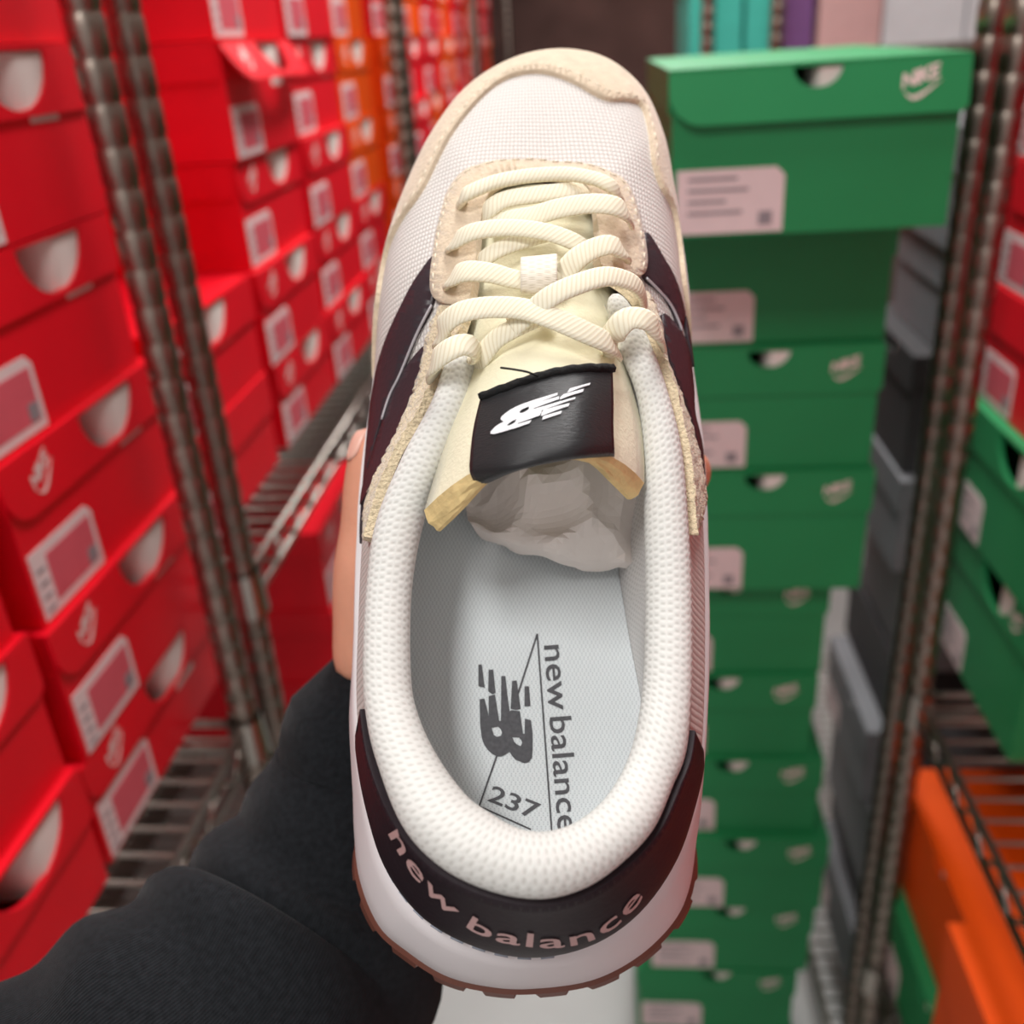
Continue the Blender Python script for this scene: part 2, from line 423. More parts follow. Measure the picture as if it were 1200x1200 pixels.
# the green stack standing on the floor
GG = 'green shoeboxes stacked on the floor'
seams = [(1.307, .116), (1.190, .116), (1.071, .118), (.941, .129), (.822, .118), (.711, .110), (.601, .109), (.486, .114), (.371, .114), (.256, .114), (.141, .114), (.0, .140)]
gx = [.152, .150, .147, .1485, .125, .120, .134, .147, .140, .127, .130, .130]
gy = [.752, .862, .852, .846, .872, .868, .864, .855, .86, .86, .86, .86]
for i, (z, h) in enumerate(seams):
    if i == 0: lb = 'large pale-lidded green shoebox on top of the floor stack right of the sneaker toe'
    else: lb = 'green shoebox in the floor stack right of the sneaker, %s' % (['', 'directly under the jutting top box', 'third from the top', 'fourth from the top', 'fifth from the top', 'sixth from the top', 'seventh from the top', 'eighth from the top', 'ninth from the top', 'tenth from the top', 'second from the floor', 'standing on the floor'][i])
    front(lb, GG, M_GREEN, gx[i], gy[i], z, w_=.197 if i else .2, h=h, flap=.045 if i else .038, hole_dx=0, hr=.019 if i else .017, emb=None if i == 1 else 'R', tilt=0 if i else .16)

# right rack
GR = 'boxes on the right rack'
for i, z in enumerate((1.4405, 1.3315, 1.2225, 1.1135)):
    right('red shoebox, %s in the stack at the right edge of the photo' % ORD[i], GR, M_RED, .705 + .006 * (i % 2), z, h=.108, lab='red')
for c in range(2):  # unseen stacks added beside the frame to throw red bounce light on the heel
    for i, z in enumerate((1.3915, 1.2825, 1.1735, 1.0645, .9555, .8465)):
        right('red shoebox added out of frame on the right rack to bounce red light onto the heel, %s stack, %s' % (('nearer', 'farther')[c], ORD[i]), GR, M_RED, .02 + .235 * c, z, h=.108, w_=.22, lab='red')
right('green shoebox under the red ones at the right edge of the photo', GR, M_GREEN, .712, .985, h=.1275, x=.352)
right('green shoebox standing on the right rack shelf, below another green one', GR, M_GREEN, .715, .835, h=.149, x=.358)
right('orange shoebox with a thumb hole on the low right shelf', GR, M_ORANGE, .665, .545, w_=.215, h=.135, x=.33, emb=None, lab=None, hr=.016, flap=.085)
right('plain bright orange shoebox nearest the camera on the low right shelf', GR, M_ORANGE, .395, .545, w_=.255, h=.155, x=.305, emb=None, lab=None, hr=0, flap=.07)
right('green shoebox under the orange one on the low right shelf', GR, M_GREEN, .60, .4325, w_=.255, h=.111, x=.318, hr=.018)
right('orange shoebox at the bottom right corner, below the green one', GR, M_ORANGE, .345, .4325, w_=.24, h=.111, x=.325, emb=None, hr=0, lab=None)
# grey and black boxes behind the right posts
hs = [.13, .105, .14, .12, .105, .13, .12, .14, .11, .12]
z = .128; n = len(hs)
for i, h in enumerate(hs):
    c = (M_GREY, M_BLACK, M_GREY)[i % 3]
    right('%s shoebox behind the right posts, %s in its tall mixed stack' % ('grey' if c is M_GREY else 'black', ORD[9 - i]), 'grey and black boxes behind the right posts', c, 1.02 + .02 * math.sin(i * 2.1), z, w_=.22, h=h - .002, x=.345 + .016 * math.sin(i * 1.7), lab='green' if i % 3 == 0 else None, emb=None, hr=.02 if i % 2 else 0)
    z += h

# boxes on a shelf across the end, above the green box
def end_rack():
    root = empty('wire_rack', (.20, 1.98, 0)); tag(root, 'chrome wire rack standing across behind the green stack', 'shelving', 'chrome wire racks')
    for (dx, dy) in ((0, 0), (.85, 0), (0, .4), (.85, .4)):
        p = link('post', post_mesh(1.9), M_CHROME, root); p.location = (dx, dy, 0)
    bm = bmesh.new(); z = 1.39
    for dy in (0, .4):
        for zz in (z, z - .027): add_rod(bm, (.012, dy, zz), (.838, dy, zz), .0036, 8)
    s = bm_obj('shelf', bm, M_CHROME, root, True)
    bm = bmesh.new()
    for i in range(1, 34): add_rod(bm, (.85 * i / 34, 0, z + .004), (.85 * i / 34, .4, z + .004), .0021, 5)
    wi = bm_obj('wires', bm, M_CHROME, s, True); wi['kind'] = 'stuff'
end_rack()
GE = 'boxes on the rack across the back'
bx = [('teal shoebox standing upright on the back rack above the green stack', M_TEAL, .215, .095, .14), ('second teal shoebox on the back rack, beside the purple one', M_TEAL, .30, .06, .17),
      ('small purple shoebox on the back rack beside the teal ones', M_PURPLE, .362, .055, .15), ('pale pink shoebox on the back rack behind the green box', M_PINK, .455, .11, .2),
      ('white shoebox on the back rack left of the chrome post', M_WHITE, .585, .14, .2), ('second white shoebox on the back rack by the chrome post', M_WHITE, .72, .12, .2), ('teal shoebox at the right end of the back rack', M_TEAL, .83, .09, .2)]
for lb, c, xc, w_, h in bx:
    front(lb, GE, c, xc, 2.0, 1.396, w_=w_, h=h, d=.3, emb=None, lab=None, hr=.012, flap=.03)

# ================================================================== the sneaker
TH = math.radians(20)
# shoe axes in camera axes: x to the right, y heel -> toe, z out of the sole
FR = Matrix(((1, 0, 0), (0, math.cos(TH), math.sin(TH)), (0, -math.sin(TH), math.cos(TH))))
M_SHOE = M_CAM @ Matrix.Translation((.004, -.128, -.264)) @ FR.to_4x4()
W2S = M_SHOE.inverted()
CAM_L = W2S @ CAM_POS                              # the camera seen from the shoe
def rayL(x, y):
    return (W2S.to_3x3() @ (R_CAM @ Vector(((x - 600) / F, (600 - y) / F, -1)))).normalized()
def S(x, y, h):
    """point of the sneaker (local metres) at height h over its sole, read off the photograph"""
    d = rayL(x, y); return CAM_L + d * ((h - CAM_L.z) / d.z)

m_meshw = weave('upper_mesh', (234, 229, 225), (204, 197, 192), PI / .0017, PI / .0017, bump=.5, thr=.34, mode='grid')
m_suede = mat('beige_suede', (220, 200, 174), .95, sheen=.4, var=.08, vscale=260, bump=.5, bscale=900)
m_suede_f = mat('hairy_suede', (230, 212, 178), .95, sheen=.5, var=.16, vscale=900, bump=1.0, bscale=1100)
m_black = mat('dark_plum_leather', (56, 46, 52), .42, spec=.4, bump=.12, bscale=700)
m_counter = mat('dark_heel_leather', (38, 28, 34), .5, spec=.3, bump=.1, bscale=700)
m_knit = weave('collar_knit', (228, 228, 224), (206, 205, 200), 2 * PI / .0019, 2 * PI / .0044, bump=.32, thr=.28, mode='knit', dist=.0004)
m_lace = weave('cream_lace', (246, 240, 218), (232, 222, 196), 2 * PI / .0013, 2 * PI / .0018, bump=.22, thr=.3, mode='twill', dist=.0002)
m_tongue = mat('cream_tongue', (240, 234, 204), .8, sheen=.2, var=.03, vscale=60, bump=.25, bscale=900)
m_foam = mat('yellow_foam', (238, 210, 150), .95, var=.14, vscale=220, bump=.6, bscale=420)
m_mid = mat('white_midsole', (238, 232, 234), .5, spec=.35, var=.015, vscale=40, bump=.05, bscale=400)
m_mid2 = mat('cream_foam_band', (244, 232, 220), .6, var=.02, vscale=60)
m_gum = mat('brown_rubber', (116, 70, 58), .5, var=.1, vscale=60)
m_insole = weave('insole_cloth', (224, 230, 232), (196, 202, 206), 2 * PI / .0011, 2 * PI / .0011, bump=.3, thr=.28, mode='knit', dist=.0003)
m_lining = weave('lining_cloth', (226, 224, 222), (200, 198, 196), 2 * PI / .0016, 2 * PI / .0016, bump=.3, thr=.28, mode='knit', dist=.0003)
m_ink = mat('insole_ink', (84, 84, 88), .7, var=.2, vscale=900)
m_satin = mat('black_satin_label', (44, 44, 46), .42, spec=.4, bump=.25, bscale=600, stretch=(1, 6, 1))
m_edge = mat('black_thread', (22, 22, 23), .8, bump=.6, bscale=700)
m_lab_white = mat('label_white', (238, 238, 242), .6, var=.03, vscale=500)
m_rose = mat('rose_lettering', (206, 168, 166), .45, var=.05, vscale=200)
m_silver = mat('silver_piping', (196, 192, 198), .4, metal=.3, var=.1, vscale=200)
m_tab = weave('lace_tab', (238, 230, 216), (222, 212, 196), 2 * PI / .004, 2 * PI / .0009, bump=.4, thr=.3, mode='knit', dist=.0003)
m_stitch = mat('pale_stitch', (232, 220, 200), .8, var=.05)
m_stitch_b = mat('blue_white_stitch', (170, 176, 190), .7, var=.05)

sneaker = empty('sneaker'); sneaker.matrix_world = M_SHOE
tag(sneaker, 'white and beige running sneaker with dark side panels, held up in a hand', 'sneaker')

# ---- shell of the upper: 38 stations round the shoe, each a curve from the sole edge up to the top line
ST = [((640, 212, .062), (655, 88, .026)),
      ((610, 214, .0625), (601, 100, .026)), ((588, 220, .063), (549, 133, .027)), ((574, 232, .064), (511, 183, .028)), ((568, 255, .066), (481, 242, .028)),
      ((563, 295, .069), (459, 304, .029)), ((560, 341, .072), (447, 367, .029)), ((545, 392, .0725), (442, 430, .029)), ((522, 435, .070), (437, 500, .030)),
      ((498, 485, .067), (433, 560, .030)), ((467, 538, .065), (430, 620, .030)), ((440, 613, .062), (429, 690, .030)), ((430, 690, .0605), (429, 760, .031)),
      ((425, 780, .0615), (430, 832, .032)), ((430, 850, .065), (436, 895, .033)), ((442, 905, .068), (448, 957, .034)), ((470, 967, .072), (467, 1016, .035)),
      ((514, 1015, .075), (506, 1067, .035)), ((572, 1044, .077), (563, 1098, .035)), ((633, 1054, .078), (624, 1109, .035)),
      ((686, 1041, .077), (686, 1096, .035)), ((730, 1011, .075), (737, 1062, .035)), ((767, 971, .072), (776, 1007, .035)), ((792, 917, .068), (797, 948, .034)),
      ((806, 875, .065), (808, 897, .033)), ((811, 800, .0615), (814, 832, .032)), ((811, 700, .0605), (817, 760, .031)), ((807, 625, .062), (818, 690, .030)),
      ((800, 540, .065), (817, 620, .030)), ((783, 460, .067), (815, 560, .030)), ((764, 405, .070), (811, 500, .030)), ((738, 352, .0725), (806, 430, .029)),
      ((699, 320, .072), (799, 367, .029)), ((697, 285, .069), (792, 305, .029)), ((694, 250, .066), (783, 244, .028)), ((688, 226, .064), (771, 184, .028)),
      ((678, 217, .063), (748, 133, .027)), ((662, 213, .0625), (707, 99, .026))]
NS = len(ST)
TT = [S(*a) for a, b in ST]; BB = [S(*b) for a, b in ST]
def per(P, u):
    i = math.floor(u); t = u - i
    return cr(P[(i - 1) % NS], P[i % NS], P[(i + 1) % NS], P[(i + 2) % NS], t)
def sm(a, b, x):
    t = min(1, max(0, (x - a) / (b - a))); return t * t * (3 - 2 * t)
def shell(u, v):
    T = per(TT, u); B = per(BB, u)
    D = B - T; dh = T.z - B.z; D.z = 0; r = D.length
    k = sm(.02, .05, r)                    # 0 at the steep sides, 1 over the toe box
    o = D.normalized() if r > 1e-5 else Vector((0, 0, 0))
    c = Vector((0, .05, 0)); 
    out = (B - c); out.z = 0; out.normalize()
    C1 = B + Vector((0, 0, dh * (.45 + .22 * k))) + out * (.0030 - .0012 * k)
    C2 = T + D * (.35 + .17 * k) - Vector((0, 0, dh * (.42 - .30 * k))) + out * (.002 * (1 - k))
    a = 1 - v
    return B * a ** 3 + C1 * (3 * a * a * v) + C2 * (3 * a * v * v) + T * v ** 3
def shell_n(u, v):
    e = .002
    n = (shell(u + e, v) - shell(u - e, v)).cross(shell(u, min(1, v + e)) - shell(u, max(0, v - e)))
    n.normalize(); 
    return -n if n.dot(shell(u, v) - Vector((0, shell(u, v).y * .6 + .045, .02))) < 0 else n
def uv_of(p): return (p.y, p.x + math.tanh(p.x / .02) * (.07 - p.z))
NU, NV = NS * 8, 26
vs = [shell(i / 8, j / NV) for i in range(NU) for j in range(NV + 1)]
SHELL_F = fs = [(i * (NV + 1) + j, ((i + 1) % NU) * (NV + 1) + j, ((i + 1) % NU) * (NV + 1) + j + 1, i * (NV + 1) + j + 1) for i in range(NU) for j in range(NV)]
mesh('upper', vs, fs, m_meshw, sneaker, True, [uv_of(p) for p in vs])
SHELL = BVHTree.FromPolygons(vs, fs)
OFFS = {0: SHELL}
def shell_off(off):
    if off not in OFFS:
        OFFS[off] = BVHTree.FromPolygons([shell(i / 8, j / NV) + shell_n(i / 8, j / NV) * off for i in range(NU) for j in range(NV + 1)], SHELL_F)
    return OFFS[off]
def uv_px(x, y, off=0):
    """(u, v) on the shell where the photograph's pixel lies (pulled towards the middle when it falls beside)"""
    hit = None
    for k in range(90):
        for sg in (1, -1):
            hit, nrm, idx, dist = shell_off(off).ray_cast(CAM_L, rayL(x + (622 - x) * .004 * k * sg, y + (600 - y) * .002 * k * sg))
            if hit is not None: break
        if hit is not None: break
    i, j = divmod(idx, NV); best = None
    for a in range(9):
        for b_ in range(9):
            u = (i + a / 8) / 8; v = (j + b_ / 8) / NV; d = (shell(u, v) + shell_n(u, v) * off - hit).length
            if best is None or d < best[0]: best = (d, u, v)
    return best[1], best[2]
def uvp(pts, wrap=False, off=.0012):
    out = []
    for p in pts:
        if p[0] == 'u': out.append((p[1], p[2]))
        else:
            u, v = uv_px(p[0], p[1], off)
            if wrap and u > NS / 2: u -= NS
            out.append((u, v))
    return out
def dens(pts, closed=True, n=5, smooth=True):
    if smooth: return [tuple(p) for p in spline([Vector((a, b)) for a, b in pts], n, closed)]
    o = []; N = len(pts)
    for i in range(N if closed else N - 1):
        a = pts[i]; b = pts[(i + 1) % N]
        for j in range(n): o.append((a[0] + (b[0] - a[0]) * j / n, a[1] + (b[1] - a[1]) * j / n))
    if not closed: o.append(pts[-1])
    return o
def overlay(name, poly, m, off=.0012, step=(.16, .035), rough=0):
    """a panel sewn on the shell: polygon in (u, v), raised, with its edge turned down"""
    poly = [(u, min(1.0, max(-.02, v))) for u, v in poly]
    q = []
    for p in poly:
        if not q or abs(p[0] - q[-1][0]) + abs(p[1] - q[-1][1]) > 1e-4: q.append(p)
    ov, of = cdt(q, step)
    P = []
    for p in ov:
        pt = shell(p[0], p[1]) + shell_n(p[0], p[1]) * off
        if rough: pt += Vector((noise.noise(pt * 900), noise.noise(pt * 900 + Vector((9, 0, 0))), 0)) * rough
        P.append(pt)
    F_ = [list(f) for f in of]
    cnt = {}
    for f in F_:
        for i in range(len(f)):
            a, b = f[i], f[(i + 1) % len(f)]; cnt[(a, b)] = 1
    base = {}
    for (a, b) in list(cnt):
        if (b, a) not in cnt:
            for x in (a, b):
                if x not in base:
                    base[x] = len(P); P.append(shell(ov[x][0], ov[x][1]) - shell_n(ov[x][0], ov[x][1]) * .0004)
            F_.append([b, a, base[a], base[b]])
    o = mesh(name, P, F_, m, sneaker, False, [uv_of(p) for p in P])
    for i, pl in enumerate(o.data.polygons): pl.use_smooth = i < len(of)
    return o

# toe guard
inner = [(434, 400), (437, 352), (442, 318), (449, 294), (466, 259), (490, 226), (510, 187), (528, 154), (554, 121), (583, 95), (609, 84), (635, 83), (664, 91), (693, 106), (715, 115), (737, 116), (754, 123), (762, 150), (767, 187), (778, 220), (793, 250), (803, 285), (808, 330), (811, 370)]
iu = uvp(inner, True)
iu[0] = (iu[0][0] + .3, .0); iu[-1] = (iu[-1][0] - .3, .0)
poly = dens(iu, False, 4) + [(iu[-1][0] + (iu[0][0] - iu[-1][0]) * k / 60, -.02) for k in range(0, 61)]
overlay('toe_guard', poly, m_suede, .0014, (.14, .04))
# eyestay round the lacing
outer = [(528, 357), (512, 352), (504, 340), (504, 318), (507, 295), (511, 270), (517, 245), (523, 226), (533, 209), (546, 198), (565, 191), (598, 187), (630, 187), (657, 189), (690, 193), (712, 199), (731, 209), (741, 224), (748, 245), (755, 272), (759, 298), (758, 316), (750, 323), (735, 322)]
ou = uvp(outer, True, .0026)
poly = dens(ou, False, 4)
ua, ub = ou[0][0], ou[-1][0]
poly = poly + [(ub + .1, 1.0)] + [(ub + .1 + (ua - .1 - ub) * k / 60, 1.0) for k in range(1, 61)]
overlay('eyestay', poly, m_suede, .0026, (.16, .05))
# hairy suede strips beside the collar
lo = [(515, 356), (503, 383), (497, 407), (489, 438), (481, 466), (465, 503), (448, 538), (434, 566), (427, 590), (424, 612), (430, 634)]
lu = uvp(lo, False, .0022); top = [(lu[-1][0] + (lu[0][0] - lu[-1][0]) * k / 40, 1.0) for k in range(41)]
overlay('side_strip', dens(lu, False, 6) + top, m_suede_f, .0022, (.08, .03), rough=.0007)
ro = [(742, 330), (767, 352), (777, 386), (786, 429), (799, 462), (812, 500), (821, 535), (827, 565), (828, 590), (822, 612), (811, 626)]
ru = uvp(ro, False, .0022); top = [(ru[-1][0] + (ru[0][0] - ru[-1][0]) * k / 40, 1.0) for k in range(41)]
overlay('side_strip', dens(ru, False, 6) + top, m_suede_f, .0022, (.08, .03), rough=.0007)
# dark side panels (two bars of the side emblem on each side)
p1 = uvp([(511, 298), (489, 321), (467, 361), (449, 402), (439, 436), (432, 480), (427, 520)]) + [(9.6, .12), (10.4, .12)] + uvp([(432, 540), (446, 490), (456, 462), (468, 438), (486, 394), (506, 354)])
overlay('side_panel', dens(p1, True, 4), m_black, .0010, (.14, .05))
p2 = uvp([(500, 404), (474, 432), (457, 462), (446, 500), (436, 530), (430, 552)]) + [(9.8, .2), (10.0, .4)] + uvp([(442, 560), (455, 540), (480, 480), (496, 430)])
overlay('side_panel', dens(p2, True, 4), m_black, .0013, (.14, .05))
p3 = uvp([(757, 272), (779, 301), (796, 334), (804, 366), (807, 392)]) + [(30.6, .25), (31.4, .3)] + uvp([(800, 388), (788, 358), (772, 338), (756, 323)])
overlay('side_panel', dens(p3, True, 4), m_black, .0010, (.14, .05))
p4 = uvp([(776, 368), (795, 384), (807, 407), (813, 450), (816, 490)]) + [(29.0, .2), (28.4, .2), (28.2, .5)] + uvp([(820, 540), (812, 498), (799, 460), (786, 425)])
overlay('side_panel', dens(p4, True, 4), m_black, .0013, (.14, .05))
# heel counter
cu = [(13.7, 1.0), (13.85, .6), (14.05, .2), (14.25, -.02)] + [(14.3 + 9.4 * k / 40, -.02) for k in range(41)] + [(23.85, .2), (24.1, .6), (24.3, 1.0)]
poly = cu + [(24.3 - 10.6 * k / 90, 1.0) for k in range(1, 90)]
counter = overlay('heel_counter', poly, m_counter, .0012, (.18, .05))

def ribbon_path(P, r, m, name, parent, n=6):
    """round cord through points"""
    vs = []; fs = []
    for i, p in enumerate(P):
        t = (P[min(i + 1, len(P) - 1)] - P[max(i - 1, 0)]).normalized()
        a = t.cross(Vector((0, 0, 1)));  a = a.normalized() if a.length > 1e-6 else t.orthogonal().normalized(); b = a.cross(t)
        for k in range(n): vs.append(p + (a * math.cos(2 * PI * k / n) + b * math.sin(2 * PI * k / n)) * r)
    for i in range(len(P) - 1):
        for k in range(n): fs.append((i * n + k, i * n + (k + 1) % n, (i + 1) * n + (k + 1) % n, (i + 1) * n + k))
    fs.append(tuple(range(n))[::-1]); fs.append(tuple((len(P) - 1) * n + k for k in range(n)))
    return mesh(name, vs, fs, m, parent, True)
def stitches(name, uvpts, m, off, ln=.0018, gap=.0013, r=.00022):
    """a row of short threads along a line in (u, v)"""
    P = [shell(u, v) + shell_n(u, v) * off for u, v in dens(uvpts, False, 14)]
    bm = bmesh.new(); acc = 0; on = True; st = P[0]
    for a, b in zip(P, P[1:]):
        acc += (b - a).length
        if on and acc > ln: add_rod(bm, st, b, r, 5); on = False; acc = 0
        elif not on and acc > gap: st = b; on = True; acc = 0
    o = bm_obj(name, bm, m, sneaker, True); o['kind'] = 'stuff'; return o
stitches('stitching', [(u, v * .93) for u, v in iu[4:-5]], m_stitch, .0014)
stitches('stitching', [(u, v + (1 - v) * .07 if v < .93 else v) for u, v in ou[2:-2]], m_stitch, .0026)
stitches('stitching', [(13.6 + 5.8 * k / 40, .10) for k in range(41)], m_stitch_b, .0016, .0032, .0022, .0004)
ribbon_path([shell(u, v) + shell_n(u, v) * .0014 for u, v in dens(uvp([(506, 358), (487, 396), (469, 440), (457, 464), (448, 492)]), False, 6)], .0004, m_silver, 'piping', sneaker)
ribbon_path([shell(u, v) + shell_n(u, v) * .0014 for u, v in dens(uvp([(757, 326), (772, 341), (787, 360), (799, 388)]), False, 6)], .0004, m_silver, 'piping', sneaker)

# ---- collar: a padded knit tube along the opening
CL = [((541, 389), (563, 396), .0735), ((521, 426), (557, 432), .0735), ((504, 472), (547, 480), .072), ((469, 538), (517, 552), .069), ((439, 613), (496, 610), .066), ((428, 690), (482, 692), .065), ((424, 780), (481, 790), .066),
      ((428, 840), (490, 838), .068), ((441, 895), (512, 885), .071), ((470, 967), (545, 930), .076), ((514, 1015), (577, 954), .079), ((572, 1044), (602, 968), .081), ((633, 1054), (627, 974), .082),
      ((686, 1041), (655, 971), .081), ((730, 1011), (685, 957), .079), ((767, 971), (715, 928), .076), ((790, 920), (738, 885), .071), ((806, 877), (750, 835), .068), ((812, 800), (755, 785), .066), ((812, 700), (757, 700), .065),
      ((808, 618), (756, 630), .066), ((800, 527), (754, 550), .068), ((782, 455), (747, 465), .071), ((761, 398), (724, 406), .073), ((730, 340), (707, 347), .0735)]
CO = [S(a[0], a[1], h) for a, b, h in CL]; CI = [S(b[0], b[1], h) for a, b, h in CL]
CC = [(a + b) / 2 for a, b in zip(CO, CI)]
co = spline(CO, 10); ci = spline(CI, 10)
NC = 22; vs = []; uvs = []; L = 0
for i, (a, b) in enumerate(zip(co, ci)):
    c = (a + b) / 2; rx = (a - b).length / 2; ax = (a - b).normalized()
    if i: L += (c - (co[i - 1] + ci[i - 1]) / 2).length
    e = min(i, len(co) - 1 - i) / 5
    sc = math.sqrt(max(.02, 1 - (1 - min(1, e)) ** 2))
    rz = min(rx, .0075) * 1.0
    for k in range(NC):
        an = 2 * PI * k / NC
        vs.append(c + ax * (rx * sc * math.cos(an)) + Vector((0, 0, 1)) * (rz * sc * math.sin(an)) - Vector((0, 0, rz * .25)))
        uvs.append((L, an / (2 * PI) * .046))
fs = []
for i in range(len(co) - 1):
    for k in range(NC): fs.append((i * NC + k, (i + 1) * NC + k, (i + 1) * NC + (k + 1) % NC, i * NC + (k + 1) % NC))
fs.append(tuple(range(NC))); fs.append(tuple((len(co) - 1) * NC + k for k in range(NC))[::-1])
mesh('collar', vs, fs, m_knit, sneaker, True, uvs)

# ---- insole, lining, midsole, outsole
IN_PX = [(625, 1032), (562, 1012), (508, 955), (478, 880), (467, 780), (468, 690), (478, 600), (498, 500), (522, 400), (556, 330), (625, 296), (686, 330), (702, 440), (710, 550), (722, 650), (737, 745), (751, 820), (756, 880), (740, 955), (692, 1012)]
IH = .031
INS = [S(x, y, IH) for x, y in IN_PX]
ins = spline(INS, 6, True)
ov, of = cdt([(p.x, p.y) for p in ins], .006)
mesh('insole', [(p[0], p[1], IH) for p in ov] , of, m_insole, sneaker, True, [(p[0], p[1]) for p in ov])
cc = spline(CC, 6); NL = 10; vs = []; uvs = []
for i, c in enumerate(cc):
    q = min(ins, key=lambda p: (p.x - c.x) ** 2 + (p.y - c.y) ** 2)
    t_in = (spline(CI, 6)[i] - c); top = c + t_in * .72 - Vector((0, 0, .004))
    q = Vector((q.x, q.y, IH - .001))
    for j in range(NL + 1):
        t = j / NL; a = 1 - t
        m1 = top + Vector((0, 0, -.014)); m2 = q + (q - Vector((0, q.y, q.z))) * .05 + Vector((0, 0, .012))
        p = top * a ** 3 + m1 * 3 * a * a * t + m2 * 3 * a * t * t + q * t ** 3
        vs.append(p); uvs.append((i * .003, p.z))
fs = [(i * (NL + 1) + j, (i + 1) * (NL + 1) + j, (i + 1) * (NL + 1) + j + 1, i * (NL + 1) + j + 1) for i in range(len(cc) - 1) for j in range(NL)]
mesh('lining', vs, fs, m_lining, sneaker, True, uvs)
# sole outline: lower edge of the white midsole
MO = [(656, 86), (605, 99), (555, 134), (517, 184), (486, 244), (463, 307), (456, 370), (451, 433), (444, 505), (435, 575), (429, 650), (424, 720), (418, 780), (412, 840), (413, 900), (415, 978), (422, 1033), (444, 1085), (477, 1115), (521, 1143), (570, 1156), (622, 1159),
      (693, 1149), (748, 1121), (789, 1081), (808, 1040), (816, 985), (819, 930), (821, 880), (823, 800), (822, 730), (820, 650), (813, 575), (805, 505), (797, 433), (796, 370), (787, 308), (775, 246), (761, 187), (740, 139), (703, 105)]
MH = .011
mo = spline([S(x, y, MH) for x, y in MO], 6, True)
mb = spline([per(BB, u / 6) for u in range(NS * 6)], 1, True)
def nearest_dir(p):
    """matching point on the upper's lower edge"""
    return min(mb, key=lambda q: (q.x - p.x) ** 2 + (q.y - p.y) ** 2 * 1.0)
cen = Vector((0, .06, 0)); vs = []; NR = 9
for p in mo:
    q = nearest_dir(p).copy(); h = q.z + .0015
    o = (p - q); o.z = 0
    ln = o.length; od = o.normalized() if ln > 1e-5 else Vector((0, 0, 0))
    lip = Vector((q.x, q.y, 0)) + od * min(ln, .0028)
    for (fr, z) in ((0, -.001), (.12, MH * .4), (.55, MH), (1.0, 0), (0, 0)): pass
    prof = [Vector((p.x, p.y, .006)), Vector((p.x, p.y, MH)), Vector((p.x, p.y, MH)).lerp(Vector((lip.x, lip.y, h)), .35) + od * .0010,
            Vector((p.x, p.y, MH)).lerp(Vector((lip.x, lip.y, h)), .75) + od * .0008, Vector((lip.x, lip.y, h)), Vector((q.x, q.y, h + .0006)) - od * .001, Vector((q.x, q.y, h - .004)) - od * .004]
    vs += prof
K = 7; n = len(mo)
fs = [(i * K + j, ((i + 1) % n) * K + j, ((i + 1) % n) * K + j + 1, i * K + j + 1) for i in range(n) for j in range(K - 1)]
fs.append(tuple(i * K for i in range(n))[::-1])
mesh('midsole', vs, fs, m_mid, sneaker, True)
# outsole with rubber lugs round its rim
vs = []; n = len(mo) * 2
fine = spline([S(x, y, MH) for x, y in MO], 12, True)
n = len(fine); L = 0
for i, p in enumerate(fine):
    if i: L += (p - fine[i - 1]).length
    out = Vector((p.x, p.y - .09, 0)).normalized()
    tg = (fine[(i + 1) % n] - fine[i - 1]); out = Vector((-tg.y, tg.x, 0)).normalized()
    if out.dot(Vector((p.x, p.y - .13, 0))) < 0: out = -out
    kh = 1 - sm(.022, .050, p.y)
    lug = 1 if (L / .0135) % 1 < .62 else 0
    for z, k in ((.0100, .0002 - .002 * (1 - kh)), (.0085, -.001 + .0026 * kh), (.0045, -.001 + (.0022 + .0018 * lug) * kh), (-.0006, -.003 + .0008 * lug + (.001 + .0044 * lug) * kh)): vs.append(Vector((p.x, p.y, z)) + out * k)
fs = [(i * 4 + j, ((i + 1) % n) * 4 + j, ((i + 1) % n) * 4 + j + 1, i * 4 + j + 1) for i in range(n) for j in range(3)]
fs.append(tuple(i * 4 + 3 for i in range(n))); fs.append(tuple(i * 4 for i in range(n))[::-1])
mesh('outsole', vs, fs, m_gum, sneaker)

# ---- tongue: rows of (left, middle, right) read off the photograph
TR = [((574, 226, .058), (630, 216, .061), (686, 222, .058)), ((553, 290, .061), (630, 284, .0685), (707, 285, .061)), ((545, 350, .063), (632, 345, .0745), (722, 345, .063)),
      ((545, 400, .066), (638, 392, .080), (735, 396, .066)), ((540, 450, .070), (640, 438, .086), (735, 430, .070)), ((522, 505, .070), (638, 492, .091), (750, 490, .070)), ((508, 560, .070), (637, 512, .094), (755, 535, .070)), ((497, 598, .071), (636, 528, .0945), (755, 566, .071))]
rows = []
for l, m_, r in TR:
    a, b, c = S(*l), S(*m_), S(*r); row = []
    for k in range(17):
        t = k / 16 * 2 - 1
        q = b + (c - a) * (t / 2) + ((a + c) / 2 - b) * (abs(t) ** 2.4)
        row.append(q)
    rows.append(row)
cols = [spline([rw[k] for rw in rows], 6) for k in range(17)]
NRW = len(cols[0]); vs = [cols[k][i] for i in range(NRW) for k in range(17)]
def tn(i, k):
    a = cols[min(k + 1, 16)][i] - cols[max(k - 1, 0)][i]; b = cols[k][min(i + 1, NRW - 1)] - cols[k][max(i - 1, 0)]
    return b.cross(a).normalized() * (1 if b.cross(a).z > 0 else -1)
THK = .0055
lower = [cols[k][i] - tn(i, k) * THK for i in range(NRW) for k in range(17)]
n0 = len(vs); V = vs + lower
fs = []; foam = []
